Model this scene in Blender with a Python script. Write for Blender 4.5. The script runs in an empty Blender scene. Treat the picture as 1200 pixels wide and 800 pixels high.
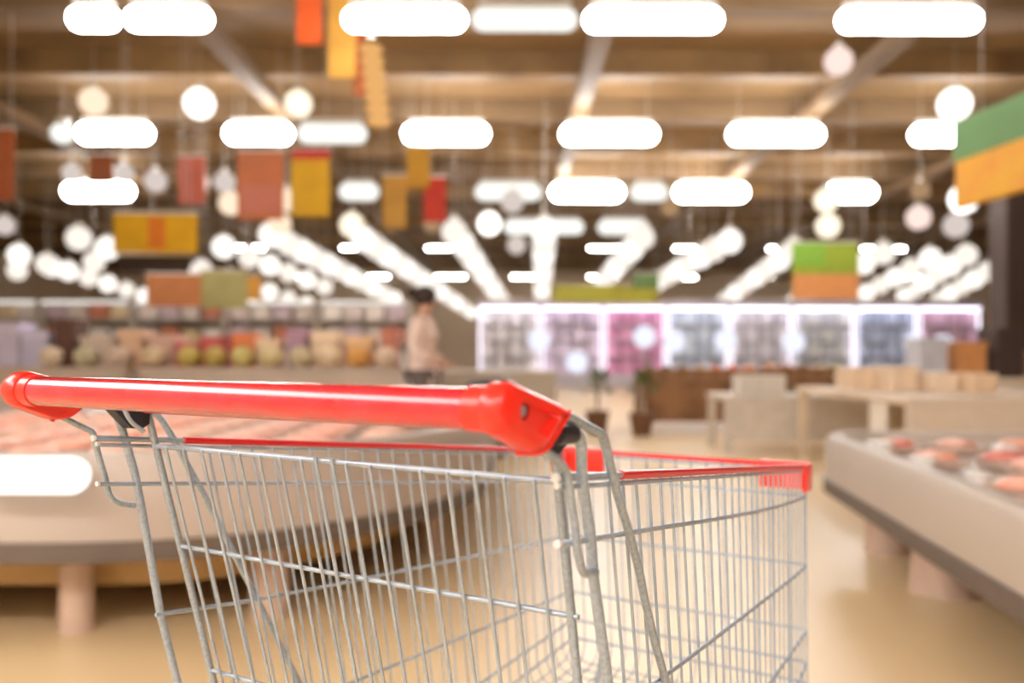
import bpy, bmesh, math, random
from mathutils import Vector, Matrix
random.seed(7)
S = bpy.context.scene
COL = S.collection
EYE = 1.05
FPX = 1037.0                                   # focal length in pixels of the 1200 px wide frame

# ------------------------------------------------------------------ camera, world, exposure
cam_data = bpy.data.cameras.new('camera')
cam = bpy.data.objects.new('camera', cam_data)
COL.objects.link(cam)
cam_data.sensor_width = 36.0
cam_data.lens = FPX / 1200 * 36.0
cam_data.shift_y = 16.4 / 1200
cam_data.clip_start = 0.02
cam.location = (0, 0, EYE)
cam.rotation_euler = (math.pi / 2, -0.0019, 0)
cam_data.dof.use_dof = True
cam_data.dof.focus_distance = 0.74
cam_data.dof.aperture_fstop = 3.4
S.camera = cam

world = bpy.data.worlds.new('daylight')
S.world = world
world.use_nodes = True
bg = world.node_tree.nodes['Background']
bg.inputs[0].default_value = (1.0, 0.985, 0.96, 1)
bg.inputs[1].default_value = 7.5
S.view_settings.view_transform = 'Standard'
S.view_settings.look = 'None'
S.view_settings.gamma = 1.0
S.view_settings.exposure = 0.3
S.cycles.sample_clamp_indirect = 6.0
S.cycles.max_bounces = 8
S.cycles.use_denoising = True
LAMP = 28.0                                     # strength of the tube lights
GLOBE = 3.0

# ------------------------------------------------------------------ helpers
def lin(c):
    return tuple(((v / 255) / 12.92 if v / 255 <= .04045 else ((v / 255 + .055) / 1.055) ** 2.4) for v in c)

MATS = {}
def mat(name, rgb, rough=.5, metal=0., noise=.12, scale=8., coat=0., rgb2=None, bump=0.):
    """principled material, its colour varied by a procedural noise"""
    if name in MATS: return MATS[name]
    m = bpy.data.materials.new(name); m.use_nodes = True
    nt = m.node_tree; b = nt.nodes['Principled BSDF']
    tc = nt.nodes.new('ShaderNodeTexCoord'); n = nt.nodes.new('ShaderNodeTexNoise')
    n.inputs['Scale'].default_value = scale; n.inputs['Detail'].default_value = 4
    nt.links.new(tc.outputs['Object'], n.inputs['Vector'])
    r = nt.nodes.new('ShaderNodeValToRGB')
    c = lin(rgb); d = lin(rgb2) if rgb2 else tuple(v * (1 - noise) for v in c)
    r.color_ramp.elements[0].position = .35; r.color_ramp.elements[1].position = .65
    r.color_ramp.elements[0].color = (*d, 1); r.color_ramp.elements[1].color = (*c, 1)
    nt.links.new(n.outputs['Fac'], r.inputs['Fac']); nt.links.new(r.outputs['Color'], b.inputs['Base Color'])
    b.inputs['Roughness'].default_value = rough; b.inputs['Metallic'].default_value = metal
    b.inputs['Coat Weight'].default_value = coat; b.inputs['Coat Roughness'].default_value = .12
    if bump:
        bp = nt.nodes.new('ShaderNodeBump'); bp.inputs['Strength'].default_value = bump
        bp.inputs['Distance'].default_value = .002
        nt.links.new(n.outputs['Fac'], bp.inputs['Height']); nt.links.new(bp.outputs['Normal'], b.inputs['Normal'])
    MATS[name] = m
    return m

def glow(name, rgb, strength):
    if name in MATS: return MATS[name]
    m = bpy.data.materials.new(name); m.use_nodes = True
    nt = m.node_tree; nt.nodes.clear()
    e = nt.nodes.new('ShaderNodeEmission'); o = nt.nodes.new('ShaderNodeOutputMaterial')
    e.inputs[0].default_value = (*lin(rgb), 1); e.inputs[1].default_value = strength
    nt.links.new(e.outputs[0], o.inputs[0])
    MATS[name] = m
    return m

def obj(name, bm, m, parent=None, smooth=False, loc=None, rz=0.):
    me = bpy.data.meshes.new(name); bm.normal_update()
    bmesh.ops.recalc_face_normals(bm, faces=bm.faces)
    bm.to_mesh(me); bm.free()
    if smooth:
        for p in me.polygons: p.use_smooth = True
        me.set_sharp_from_angle(angle=math.radians(40))
    if m: me.materials.append(m)
    o = bpy.data.objects.new(name, me); COL.objects.link(o)
    if parent: o.parent = parent
    if loc: o.location = loc
    o.rotation_euler.z = rz
    return o

def tag(o, label, cat, group=None, kind=None):
    o['label'] = label; o['category'] = cat
    if group: o['group'] = group
    if kind: o['kind'] = kind
    return o

def thing(name, label, cat, loc=(0, 0, 0), rz=0., group=None):
    o = bpy.data.objects.new(name, None); COL.objects.link(o)
    o.location = loc; o.rotation_euler.z = rz; o.empty_display_size = .1
    return tag(o, label, cat, group)

def dup(root, loc, rz=None, label=None, group=None, mats=None, scale=None):
    r = root.copy(); COL.objects.link(r); r.location = loc
    if rz is not None: r.rotation_euler.z = rz
    if label: r['label'] = label
    if group: r['group'] = group
    if scale: r.scale = scale
    for ch in list(root.children):
        c = ch.copy(); COL.objects.link(c); c.parent = r
        if mats and ch.name.split('.')[0] in mats:
            c.data = ch.data.copy(); c.data.materials.clear(); c.data.materials.append(mats[ch.name.split('.')[0]])
        for g in list(ch.children):
            d = g.copy(); COL.objects.link(d); d.parent = c
    return r

def add_box(bm, x0, x1, y0, y1, z0, z1, bev=0.):
    t = bmesh.new()
    bmesh.ops.create_cube(t, size=1)
    for v in t.verts:
        v.co = Vector((x0 + (v.co.x + .5) * (x1 - x0), y0 + (v.co.y + .5) * (y1 - y0), z0 + (v.co.z + .5) * (z1 - z0)))
    if bev: bmesh.ops.bevel(t, geom=t.edges[:], offset=bev, segments=2, affect='EDGES', profile=.5)
    merge(bm, t)
    return bm

def merge(bm, t):
    me = bpy.data.meshes.new('tmp'); t.to_mesh(me); t.free(); bm.from_mesh(me); bpy.data.meshes.remove(me)

def box(*a, **k): return add_box(bmesh.new(), *a, **k)

def fillet(pts, rads, seg=6):
    """round the corners of a polyline"""
    P = [Vector(p) for p in pts]; out = [P[0]]
    for i in range(1, len(P) - 1):
        a, b, c = P[i - 1], P[i], P[i + 1]; r = rads[i] if isinstance(rads, (list, tuple)) else rads
        d1 = (a - b); d2 = (c - b); l = min(r, d1.length * .48, d2.length * .48)
        if r <= 0: out.append(b); continue
        p = b + d1.normalized() * l; q = b + d2.normalized() * l
        for k in range(seg + 1):
            t = k / seg
            out.append(p * (1 - t) ** 2 + b * 2 * t * (1 - t) + q * t * t)
    out.append(P[-1])
    return out

def add_tube(bm, pts, r, n=10, caps=True, radii=None):
    P = [Vector(p) for p in pts]
    Q = [P[0]]
    for p in P[1:]:
        if (p - Q[-1]).length > 1e-6: Q.append(p)
    P = Q
    t0 = (P[1] - P[0]).normalized()
    ref = Vector((0, 0, 1)) if abs(t0.z) < .9 else Vector((0, 1, 0))
    nrm = t0.cross(ref).normalized(); prev = t0; rings = []
    for i, p in enumerate(P):
        if i == 0: t = t0
        elif i == len(P) - 1: t = (P[i] - P[i - 1]).normalized()
        else: t = ((P[i + 1] - p).normalized() + (p - P[i - 1]).normalized()).normalized()
        nrm = (prev.rotation_difference(t) @ nrm).normalized(); prev = t
        b = t.cross(nrm); rr = radii[i] if radii else r
        rings.append([bm.verts.new(p + (nrm * math.cos(2 * math.pi * k / n) + b * math.sin(2 * math.pi * k / n)) * rr) for k in range(n)])
    for A, B in zip(rings, rings[1:]):
        for k in range(n): bm.faces.new((A[k], A[(k + 1) % n], B[(k + 1) % n], B[k]))
    if caps:
        bm.faces.new(rings[0][::-1]); bm.faces.new(rings[-1])
    return bm

def tube(pts, r, n=10, **k): return add_tube(bmesh.new(), pts, r, n, **k)

def sphere(r, c=(0, 0, 0), u=20, v=12, sc=(1, 1, 1)):
    bm = bmesh.new(); bmesh.ops.create_uvsphere(bm, u_segments=u, v_segments=v, radius=r)
    for w in bm.verts: w.co = Vector((w.co.x * sc[0] + c[0], w.co.y * sc[1] + c[1], w.co.z * sc[2] + c[2]))
    return bm

def capsule(L, r, axis='x', n=16, c=(0, 0, 0)):
    pts = []; rad = []
    h = L / 2 - r
    for k in range(7):
        a = math.pi / 2 * k / 6; pts.append(-h - r * math.cos(a)); rad.append(max(r * math.sin(a), .02 * r))
    for k in range(7):
        a = math.pi / 2 * k / 6; pts.append(h + r * math.sin(a)); rad.append(max(r * math.cos(a), .02 * r))
    P = [Vector((p, 0, 0)) + Vector(c) if axis == 'x' else Vector((0, p, 0)) + Vector(c) for p in pts]
    return add_tube(bmesh.new(), P, r, n, radii=rad)

def lathe(prof, n=24, c=(0, 0, 0)):
    bm = bmesh.new(); rings = []
    for r, z in prof:
        rings.append([bm.verts.new((c[0] + r * math.cos(2 * math.pi * k / n), c[1] + r * math.sin(2 * math.pi * k / n), c[2] + z)) for k in range(n)])
    for A, B in zip(rings, rings[1:]):
        for k in range(n): bm.faces.new((A[k], A[(k + 1) % n], B[(k + 1) % n], B[k]))
    bm.faces.new(rings[0][::-1]); bm.faces.new(rings[-1])
    return bm

def prism(poly, z0, z1, bev=0., seg=3):
    bm = bmesh.new()
    f = bm.faces.new([bm.verts.new((x, y, z0)) for x, y in poly])
    e = bmesh.ops.extrude_face_region(bm, geom=[f])
    for v in e['geom']:
        if isinstance(v, bmesh.types.BMVert): v.co.z = z1
    bmesh.ops.recalc_face_normals(bm, faces=bm.faces)
    if bev:
        ed = [x for x in bm.edges if abs(x.verts[0].co.z - x.verts[1].co.z) < 1e-6]
        bmesh.ops.bevel(bm, geom=ed, offset=bev, segments=seg, affect='EDGES', profile=.5)
    return bm

def rounded(poly, rads, seg=6):
    """closed 2D polygon with rounded corners"""
    n = len(poly); out = []
    for i in range(n):
        a, b, c = Vector(poly[i - 1]), Vector(poly[i]), Vector(poly[(i + 1) % n])
        r = rads[i] if isinstance(rads, (list, tuple)) else rads
        l = min(r, (a - b).length * .48, (c - b).length * .48)
        if l <= 0: out.append(tuple(b)); continue
        p = b + (a - b).normalized() * l; q = b + (c - b).normalized() * l
        for k in range(seg + 1):
            t = k / seg; s = p * (1 - t) ** 2 + b * 2 * t * (1 - t) + q * t * t
            out.append((s.x, s.y))
    return out

def spot(px, py, z):
    """the place seen in direction (px, py) of the photograph at distance z down the hall"""
    return Vector(((px - 600) / FPX * z, z, EYE + (416.4 - py) / FPX * z))

ORD = ['first', 'second', 'third', 'fourth', 'fifth', 'sixth', 'seventh', 'eighth', 'ninth', 'tenth', 'eleventh',
       'twelfth', 'thirteenth', 'fourteenth', 'fifteenth', 'sixteenth', 'seventeenth', 'eighteenth']

# ------------------------------------------------------------------ the hall
YAW = -0.0347                                  # the aisles run slightly to the right
def floor_material():
    m = mat('polished tan floor', (232, 206, 164), .34, noise=.06, scale=.5, coat=.0, rgb2=(224, 196, 150))
    return m
CEIL = 6.1
X0, X1, Y0, Y1 = -24., 26., -4., 52.
def in_two(z0, z1):                                 # the main hall and the narrower entrance bay
    return add_box(box(X0, X1, 6, Y1, z0, z1), XE, X1, Y0, 6, z0, z1)
XE = -6.0
o = obj('floor', in_two(-.2, 0), floor_material()); o['kind'] = 'structure'
ceil = obj('ceiling', in_two(CEIL, CEIL + .2), mat('brown ceiling', (158, 126, 88), .8, scale=.35, rgb2=(132, 104, 70))); ceil['kind'] = 'structure'
wall_m = mat('beige wall', (236, 214, 186), .8, scale=.4, noise=.1)
white_wall = mat('white wall', (238, 234, 228), .8, scale=.4, noise=.04)
for n, a, m in (('wall_left', (X0 - .2, X0, 6, Y1, 0, CEIL), wall_m), ('wall_right', (X1, X1 + .2, Y0, Y1, 0, CEIL), wall_m), ('wall_back', (X0, X1, Y1, Y1 + .2, 0, CEIL), wall_m),
                ('wall_front', (XE, X1, Y0 - .2, Y0, 0, CEIL), white_wall), ('wall_corner', (X0, XE - .201, 5.8, 6, 0, CEIL), white_wall)):
    o = obj(n, box(*a), m); o['kind'] = 'structure'
# unseen entrance bay wall; its high window is added for the handle's streak
bm = bmesh.new()
WY0, WY1, WZ0, WZ1 = -3.4, 4.4, 3.6, 5.9
for a in ((Y0, 6, 0, WZ0), (Y0, 6, WZ1, CEIL), (Y0, WY0, WZ0, WZ1), (WY1, 6, WZ0, WZ1)): add_box(bm, XE - .2, XE, *a)
o = obj('wall_entrance', bm, white_wall); o['kind'] = 'structure'
bm = bmesh.new()
for i in range(5): 
    yy = WY0 + (WY1 - WY0) * i / 4
    add_box(bm, XE - .13, XE - .07, yy - .03, yy + .03, WZ0, WZ1)
for zz in (WZ0 + .03, WZ1 - .03): add_box(bm, XE - .13, XE - .07, WY0, WY1, zz - .03, zz + .03)
o = obj('added_window_1', bm, mat('white lamp housing', (210, 205, 196), .5)); o['kind'] = 'structure'
pl = bpy.data.lights.new('window_portal', 'AREA'); pl.shape = 'RECTANGLE'; pl.size = WZ1 - WZ0; pl.size_y = WY1 - WY0
pl.cycles.is_portal = True
po = bpy.data.objects.new('window_portal', pl); COL.objects.link(po)
po.location = (XE - .1, (WY0 + WY1) / 2, (WZ0 + WZ1) / 2); po.rotation_euler = (0, -math.pi / 2, 0)
beam_m = mat('tan steel beam', (156, 122, 78), .7, scale=1.2, rgb2=(126, 96, 60))
dark_beam = mat('dark roof truss', (124, 98, 68), .7, scale=1.2)
y = 9.0
k = 0
while y < 50:
    obj('beam', box(X0 + .1, X1 - .1, y, y + .35, CEIL - .42, CEIL - .001), dark_beam if k % 2 else beam_m, ceil)
    y += 2.8; k += 1
for x in (-15., -9.6, -4.4, 1.1, 5.4, 10.2, 15.6):
    obj('purlin', box(x, x + .28, 6.2, Y1 - .1, CEIL - .62, CEIL - .421), dark_beam, ceil)

# ------------------------------------------------------------------ the shopping cart
CART_YAW = -math.radians(32.133)
zinc = mat('zinc plated steel', (178, 190, 204), .27, .45, scale=60, rgb2=(164, 176, 190))
zinc_worn = mat('worn galvanised steel', (172, 184, 197), .32, .42, scale=300, rgb2=(150, 161, 174), bump=.12)
red_plastic = mat('bright red plastic', (240, 44, 30), .3, scale=30, noise=.03, coat=.3)
red_sleeve = mat('red plastic sleeve', (214, 34, 40), .28, scale=40, noise=.08, coat=.4)
red_grip = mat('worn red handle film', (212, 18, 36), .2, scale=26, rgb2=(188, 34, 54), coat=1.)
black_plastic = mat('black plastic', (38, 38, 46), .4, scale=40)
cut_end = mat('cut wire end', (240, 240, 240), .5, .2)

cart = thing('shopping_cart', 'wire shopping cart with red handle and red rim sleeves', 'shopping cart',
             (-.1774, .6786, 0), CART_YAW)
def W(u, v, w): return Vector((u, v, EYE + w))      # cart frame: across, along, height above the eye

RIM = lambda v: -.0760 - .1004 * v                  # height of the rim rod along the basket
WALL_U = lambda v, w: .2416 - .05495 * v - .0107 * (RIM(v) - w)
L = .8114

def lerp_tab(tab, v):
    for (a, fa), (b, fb) in zip(tab, tab[1:]):
        if v <= b: return fa + (fb - fa) * (v - a) / (b - a)
    return tab[-1][1]
TAB = {2: [(.0, -.1180), (.182, -.1384), (.347, -.158), (.577, -.183), (.70, -.1930), (.82, -.2005)],
       3: [(.05, -.2505), (.18, -.2642), (.35, -.2748), (.57, -.2880), (.75, -.2985), (.84, -.3005)],
       4: [(.10, -.3950), (.6, -.3965), (.84, -.3955)],
       5: [(.12, -.5250), (.58, -.4735), (.84, -.4425)],
       6: [(.14, -.5560), (.66, -.4990), (.84, -.4735)]}
START = {2: .004, 3: .062, 4: .105, 5: .135, 6: .15}
def front_v(w): return L + .0775 * (-.1575 - w)
FLOOR_W = lambda v: -.505 - .115 * (.84 - v)        # basket bottom rises to the front

# side wires that go round the front as one U each
for k in (2, 3, 4, 5, 6):
    v1 = front_v(TAB[k][-1][1])
    half = []
    n = 9
    for i in range(n):
        v = START[k] + (v1 - START[k]) * i / (n - 1)
        w = lerp_tab(TAB[k], v)
        half.append((WALL_U(v, w), v, w))
    pts = [W(-u, v, w) for u, v, w in half] + [W(u, v, w) for u, v, w in half[::-1]]
    rads = [0] * len(pts); rads[n - 1] = rads[n] = .014
    obj('horizontal_wire', tube(fillet(pts, rads), .0020, 10), zinc, cart, True)
# upper and lower rim rods
for s in (-1, 1):
    rod = obj('rim_rod', tube([W(s * WALL_U(v, RIM(v)), v, RIM(v)) for v in (0, .2, .4, .6, L - .004)], .0027, 12), zinc, cart, True)
    v0, v1 = ((.0935, .745), (.1067, .765))[s > 0]
    obj('rim_sleeve', tube([W(s * WALL_U(v, RIM(v)), v, RIM(v)) for v in (v0, .3, .5, .65, v1)], .0036, 14), red_sleeve, cart, True)
    c = W(s * WALL_U(0, RIM(0)), 0, RIM(0))
    obj('rod_end', tube([c + Vector((0, -.0006, 0)), c + Vector((0, .0015, 0))], .0030, 12), cut_end, rod, True)
    c = W(s * .2408, .0035, -.0815)
    obj('rod_end', tube([c + Vector((0, -.0012, 0)), c + Vector((0, .0015, 0))], .0022, 12), cut_end, rod, True)
    c = W(s * WALL_U(START[2], -.118), START[2], TAB[2][0][1])
    obj('rod_end', tube([c + Vector((0, -.001, 0)), c + Vector((0, .0015, 0))], .0024, 12), cut_end, rod, True)
half = [(WALL_U(v, RIM(v)) - .0006, v, RIM(v) - .0061) for v in (.0037, .2, .4, .6, L)]
pts = [W(-u, v, w) for u, v, w in half] + [W(u, v, w) for u, v, w in half[::-1]]
rads = [0] * 10; rads[4] = rads[5] = .012
obj('lower_rim_wire', tube(fillet(pts, rads), .0019, 10), zinc, cart, True)
fu = WALL_U(L, RIM(L))
obj('front_rod', tube([W(-fu, L, RIM(L)), W(fu, L, RIM(L))], .0027, 12), zinc, cart, True)
obj('front_sleeve', tube([W(-.118, L, RIM(L) + .0006), W(.132, L, RIM(L) + .0006)], .0037, 14), red_sleeve, cart, True)

# U-shaped upright wires: down one side, across the bottom, up the other
N_U = 26
for i in range(N_U + 1):
    v0 = .0915 + .0274 * i
    t = v0 / L
    g = .25 * (1 - t) + .05 * t
    wt = RIM(v0) - .0075
    hb = 0
    vb = v0
    for _ in range(6):
        hb = RIM(v0) - FLOOR_W(vb); vb = v0 + g * hb
    wb = FLOOR_W(vb)
    ub = WALL_U(vb, wb) - .0032
    ut = WALL_U(v0, wt) - .0032
    pts = [W(-ut, v0, wt + .003), W(-ub, vb, wb), W(ub, vb, wb), W(ut, v0, wt + .003)]
    obj('upright_wire', tube(fillet(pts, [0, .04, .04, 0], 5), .00135, 8), zinc, cart, True)
# front uprights that bend into the bottom and run back to the gate
for i in range(17):
    u = -.1952 + .0244 * i
    wt = RIM(L) - .0055
    wb = FLOOR_W(.85) + .0024
    pts = [W(u, L - .0032, wt + .003), W(u * .985, front_v(wb) - .0032, wb), W(u * 1.1, .20, FLOOR_W(.20) + .0024)]
    obj('front_wire', tube(fillet(pts, [0, .035, 0], 5), .00135, 8), zinc, cart, True)

# corner bumpers
for s in (-1, 1):
    u1 = s * (fu + .0055)
    bm = bmesh.new()
    du = .079 if s < 0 else .073
    a, b = sorted((u1, u1 - s * du))
    add_box(bm, a, b, L - .0065, L + .0075, EYE + RIM(L) - .0335, EYE + RIM(L) + .0065, .0028)
    obj('corner_bumper', bm, red_plastic, cart, True)
    a, b = sorted((u1, u1 - s * .004))
    e = obj('bumper_side', box(a, b, L - .032, L + .004, EYE + RIM(L) - .0335, EYE + RIM(L) + .006, bev=.0016), red_plastic, cart, True)

# gate
gate = obj('rear_gate', tube([W(-.2168, .048, -.0860), W(.2168, .048, -.0860)], .0024, 12), zinc, cart, True)
GATE = lambda s, d: (s * (.2170 - .0335 * d), .0480 + .2529 * d, -.0860 - d)
for s in (-1, 1):
    top = -.042 if s < 0 else -.038
    pts = [W(*GATE(s, top)), W(*GATE(s, 0)), W(*GATE(s, .2)), W(*GATE(s, .43))]
    obj('gate_post', tube(pts, .0034, 12), zinc_worn, gate, True)
for d, r in ((.0982, .0021), (.2267, .0021), (.35, .0021), (.42, .0021)):
    a, b = GATE(-1, d), GATE(1, d)
    obj('gate_bar', tube([W(*a), W(b[0] + .006, b[1], b[2])], r, 10), zinc, gate, True)
GN = Vector((0, -.9695, -.2452))                     # out of the gate, towards the shopper
us = [-.1986 + .02487 * i for i in range(17)]
for u in us + [-.0074, .0109]:
    if abs(u - us[8]) < .001: continue
    tall = u in (-.0074, .0109)
    k = u / .2170
    p0 = W(u, .048, -.0860) + GN * .0030; p1 = W(k * GATE(1, .43)[0], GATE(1, .43)[1], GATE(1, .43)[2]) + GN * .0030
    d = (p1 - p0).normalized()
    p0 = p0 - d * (.0042 if tall else .0002)
    bm = tube([p0, p1], .0017 if tall else .0015, 8)
    if not tall: add_tube(bm, [p0 + d * .001, p0 - GN * .0012 - d * .0006], .00135, 8)
    obj('gate_wire', bm, zinc, gate, True)

# handle
VH, WH = -.0617, -.0306
handle = obj('handle', tube([W(-.2300, VH, WH), W(.2300, VH, WH)], .0124, 40), red_grip, cart, True)
cap_poly = [(-.0768, -.0235), (-.0688, -.0155), (-.0605, -.0140), (-.0050, -.0292), (.0048, -.0330), (.0050, -.0360),
            (-.0225, -.0556), (-.0325, -.0572), (-.0400, -.0566), (-.0500, -.0522), (-.0724, -.0432), (-.0782, -.0330)]
pocket_poly = [(-.0560, -.0312), (-.0545, -.0268), (-.0505, -.0250), (-.0100, -.0366), (-.0108, -.0386), (-.0240, -.0482), (-.0262, -.0482), (-.0545, -.0368)]
for s in (-1, 1):
    # collar round the tube
    cap = obj('handle_cap', tube([W(s * u, VH, WH) for u in (.2211, .2214, .2400)], .0134, 40, radii=[.0129, .0134, .0136]), red_plastic, cart, True)
    # body: side plate with a rounded edge and a recessed outer face
    P = rounded(cap_poly, [.004, .004, .006, .004, .003, .003, .004, .004, .004, .006, .004, .004], 4)
    bm = bmesh.new(); ua, ub = .2340, .2505 if s > 0 else .2560
    cx = sum(p[0] for p in P) / len(P); cy = sum(p[1] for p in P) / len(P)
    def ring(u, ins):
        out = []
        n = len(P)
        for i in range(n):
            a, b, c = Vector(P[i - 1]), Vector(P[i]), Vector(P[(i + 1) % n])
            t = (c - a).normalized(); nn = Vector((-t.y, t.x))
            if nn.dot(Vector((cx, cy)) - b) < 0: nn = -nn
            q = b + nn * ins
            out.append(bm.verts.new(W(s * u, q.x, q.y)))
        return out
    prof = [(ua, .004), (ua + .0012, .0012), (ua + .004, 0), (ub - .0055, 0), (ub - .003, .0008), (ub - .001, .0026), (ub, .0046)]
    R = [ring(u, i) for u, i in prof]
    n = len(P)
    for A, B in zip(R, R[1:]):
        for k in range(n): bm.faces.new((A[k], A[(k + 1) % n], B[(k + 1) % n], B[k]))
    bm.faces.new(R[0])
    # outer face with a pocket: bridge the outline to the pocket outline
    PP = rounded(pocket_poly, [.005, .004, .003, .001, .001, .002, .002, .004], 3)
    top = [bm.verts.new(W(s * ub, x, y)) for x, y in PP]
    e1 = [bm.edges.get((R[-1][k], R[-1][(k + 1) % n])) for k in range(n)]
    e2 = [bm.edges.new((top[k], top[(k + 1) % len(top)])) for k in range(len(top))]
    bmesh.ops.bridge_loops(bm, edges=e1 + e2)
    px_ = sum(q[0] for q in PP) / len(PP); py_ = sum(q[1] for q in PP) / len(PP)
    low = [bm.verts.new(W(s * (ub - .0045), px_ + (x - px_) * .9, py_ + (y - py_) * .86)) for x, y in PP]
    for k in range(len(top)): bm.faces.new((top[k], top[(k + 1) % len(top)], low[(k + 1) % len(top)], low[k]))
    bm.faces.new(low)
    obj('cap_body', bm, red_plastic, cap, True)
    # lip at the mouth
    obj('cap_lip', tube(fillet([W(s * (ub - .002), .0052, -.0338), W(s * (ub - .0018), .0040, -.0368), W(s * (ub - .0018), -.0228, -.0562), W(s * (ub - .003), -.0330, -.0578), W(s * .2370, -.0400, -.0574)], .004), .0013, 8), red_plastic, cap, True)
    hole = obj('hole_shade_disc', tube([W(s * (ub - .0048), -.0455, -.0318), W(s * (ub - .0042), -.0455, -.0318)], .0056, 24), mat('red hole shade', (150, 8, 10), .6), cap, True)  # disc coloured darker to paint the shade inside the hole
    obj('screw', tube([W(s * (ub - .0043), -.0478, -.0318), W(s * (ub - .0034), -.0478, -.0318)], .0033, 16), zinc_worn, cap, True)

# bracket rods: hook rod, upright post and slanting brace on both sides
def rods(s, name, u0, u1, pts, r, rad):
    n = len(pts)
    P = [W(s * (u0 + (u1 - u0) * i / (n - 1)), v, w) for i, (v, w) in enumerate(pts)]
    return obj(name, tube(fillet(P, rad, 4), r, 12), zinc_worn, cart, True)
rods(1, 'hook_rod', .2455, .2435, [(-.034, -.0490), (-.0188, -.0583), (-.0035, -.0652), (.0075, -.0715), (.0112, -.0800), (.0205, -.1092), (.0246, -.1276), (.0300, -.1385), (.0362, -.1430), (.0520, -.1446)], .0029, .006)
rods(-1, 'hook_rod', .2455, .2455, [(-.052, -.0445), (-.0315, -.0529), (-.0040, -.0675), (.0022, -.0705), (.0066, -.0880), (.0147, -.1144), (.0180, -.1290), (.0230, -.1360), (.0310, -.1408), (.0453, -.1445)], .0028, .006)
LOW = [(.117, -.42), (.185, -.70), (.205, -.80)]
rods(1, 'frame_post', .2440, .2340, [(.0120, -.0500), (.0195, -.0502), (.0300, -.0512), (.0345, -.0600), (.0360, -.0768), (.0415, -.0926), (.0520, -.1230), (.0570, -.1452), (.0640, -.1660), (.0800, -.2150), (.0850, -.2290)] + LOW, .0039, .006)
rods(-1, 'frame_post', .2440, .2340, [(.0220, -.0510), (.0262, -.0597), (.0320, -.0761), (.0350, -.0893), (.0420, -.1134), (.0475, -.1425), (.0690, -.2550), (.0870, -.3230)] + LOW, .0038, .006)
rods(1, 'brace_rod', .2460, .2340, [(-.012, -.0340), (.0127, -.0390), (.0603, -.0532), (.0668, -.0592), (.0765, -.0745), (.0900, -.0962), (.1140, -.1295), (.1340, -.1605), (.1460, -.1840), (.1680, -.2225), (.1960, -.2655), (.27, -.40)], .0033, .006)
rods(-1, 'brace_rod', .2400, .2340, [(.0060, -.0350), (.0350, -.0440), (.0570, -.0530), (.0670, -.0598), (.0800, -.0787), (.0915, -.0990), (.1170, -.1408), (.1455, -.1910), (.1840, -.2590), (.2480, -.3725), (.27, -.41)], .0033, .006)

# hinge blocks and the red bar between them
for s in (-1, 1):
    hb = obj('hinge_block', prism([(.001, -.049), (.019, -.0672), (.030, -.0683), (.0375, -.0641), (.0385, -.045), (.001, -.045)] if s < 0 else
                                   [(.0240, -.0410), (.0440, -.0490), (.0435, -.0505), (.0345, -.0540), (.0140, -.0630), (.0020, -.0576)], .212, .226 if s < 0 else .236), black_plastic, cart)
    hb.matrix_local = Matrix(((0, 0, s, 0), (1, 0, 0, 0), (0, 1, 0, EYE), (0, 0, 0, 1)))
    if s < 0: obj('hinge_plate', tube(fillet([W(-.2100, .009, -.047), W(-.2100, .0160, -.0610), W(-.2100, .0300, -.0705)], .012), .0022, 8), zinc, cart, True)
obj('hinge_collar', tube([W(.2440, -.004, -.0492), W(.2440, .0175, -.0501)], .0062, 16), black_plastic, cart, True)
obj('hinge_bar', tube([W(-.2060, .030, -.0478), W(.206, .030, -.0462)], .0060, 18), red_sleeve, cart, True)
# chassis below the basket
for s in (-1, 1):
    obj('chassis_rail', tube(fillet([W(s * .2340, .205, -.80), W(s * .225, .22, -.855), W(s * .20, .86, -.845)], .03), .0085, 12), zinc, cart, True)
    obj('front_strut', tube([W(s * .15, .86, FLOOR_W(.82)), W(s * .195, .80, -.845)], .006, 10), zinc, cart, True)
    for v, uu in ((.24, .226), (.82, .204)):
        c = obj('caster', box(s * uu - .019, s * uu + .019, v - .02, v + .03, .145, .2, bev=.004), zinc, cart, True)
        obj('wheel', tube([Vector((s * uu - .013, v + .01, .0631)), Vector((s * uu + .013, v + .01, .0631))], .0625, 28), mat('grey rubber wheel', (92, 92, 96), .7), c, True)
        obj('fork', add_box(add_box(bmesh.new(), s * uu - .019, s * uu - .0145, v - .006, v + .026, .05, .16), s * uu + .0145, s * uu + .019, v - .006, v + .026, .05, .16), zinc, c)
obj('chassis_crossbar', tube([W(-.203, .84, -.845), W(.203, .84, -.845)], .0085, 12), zinc, cart, True)

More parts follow.
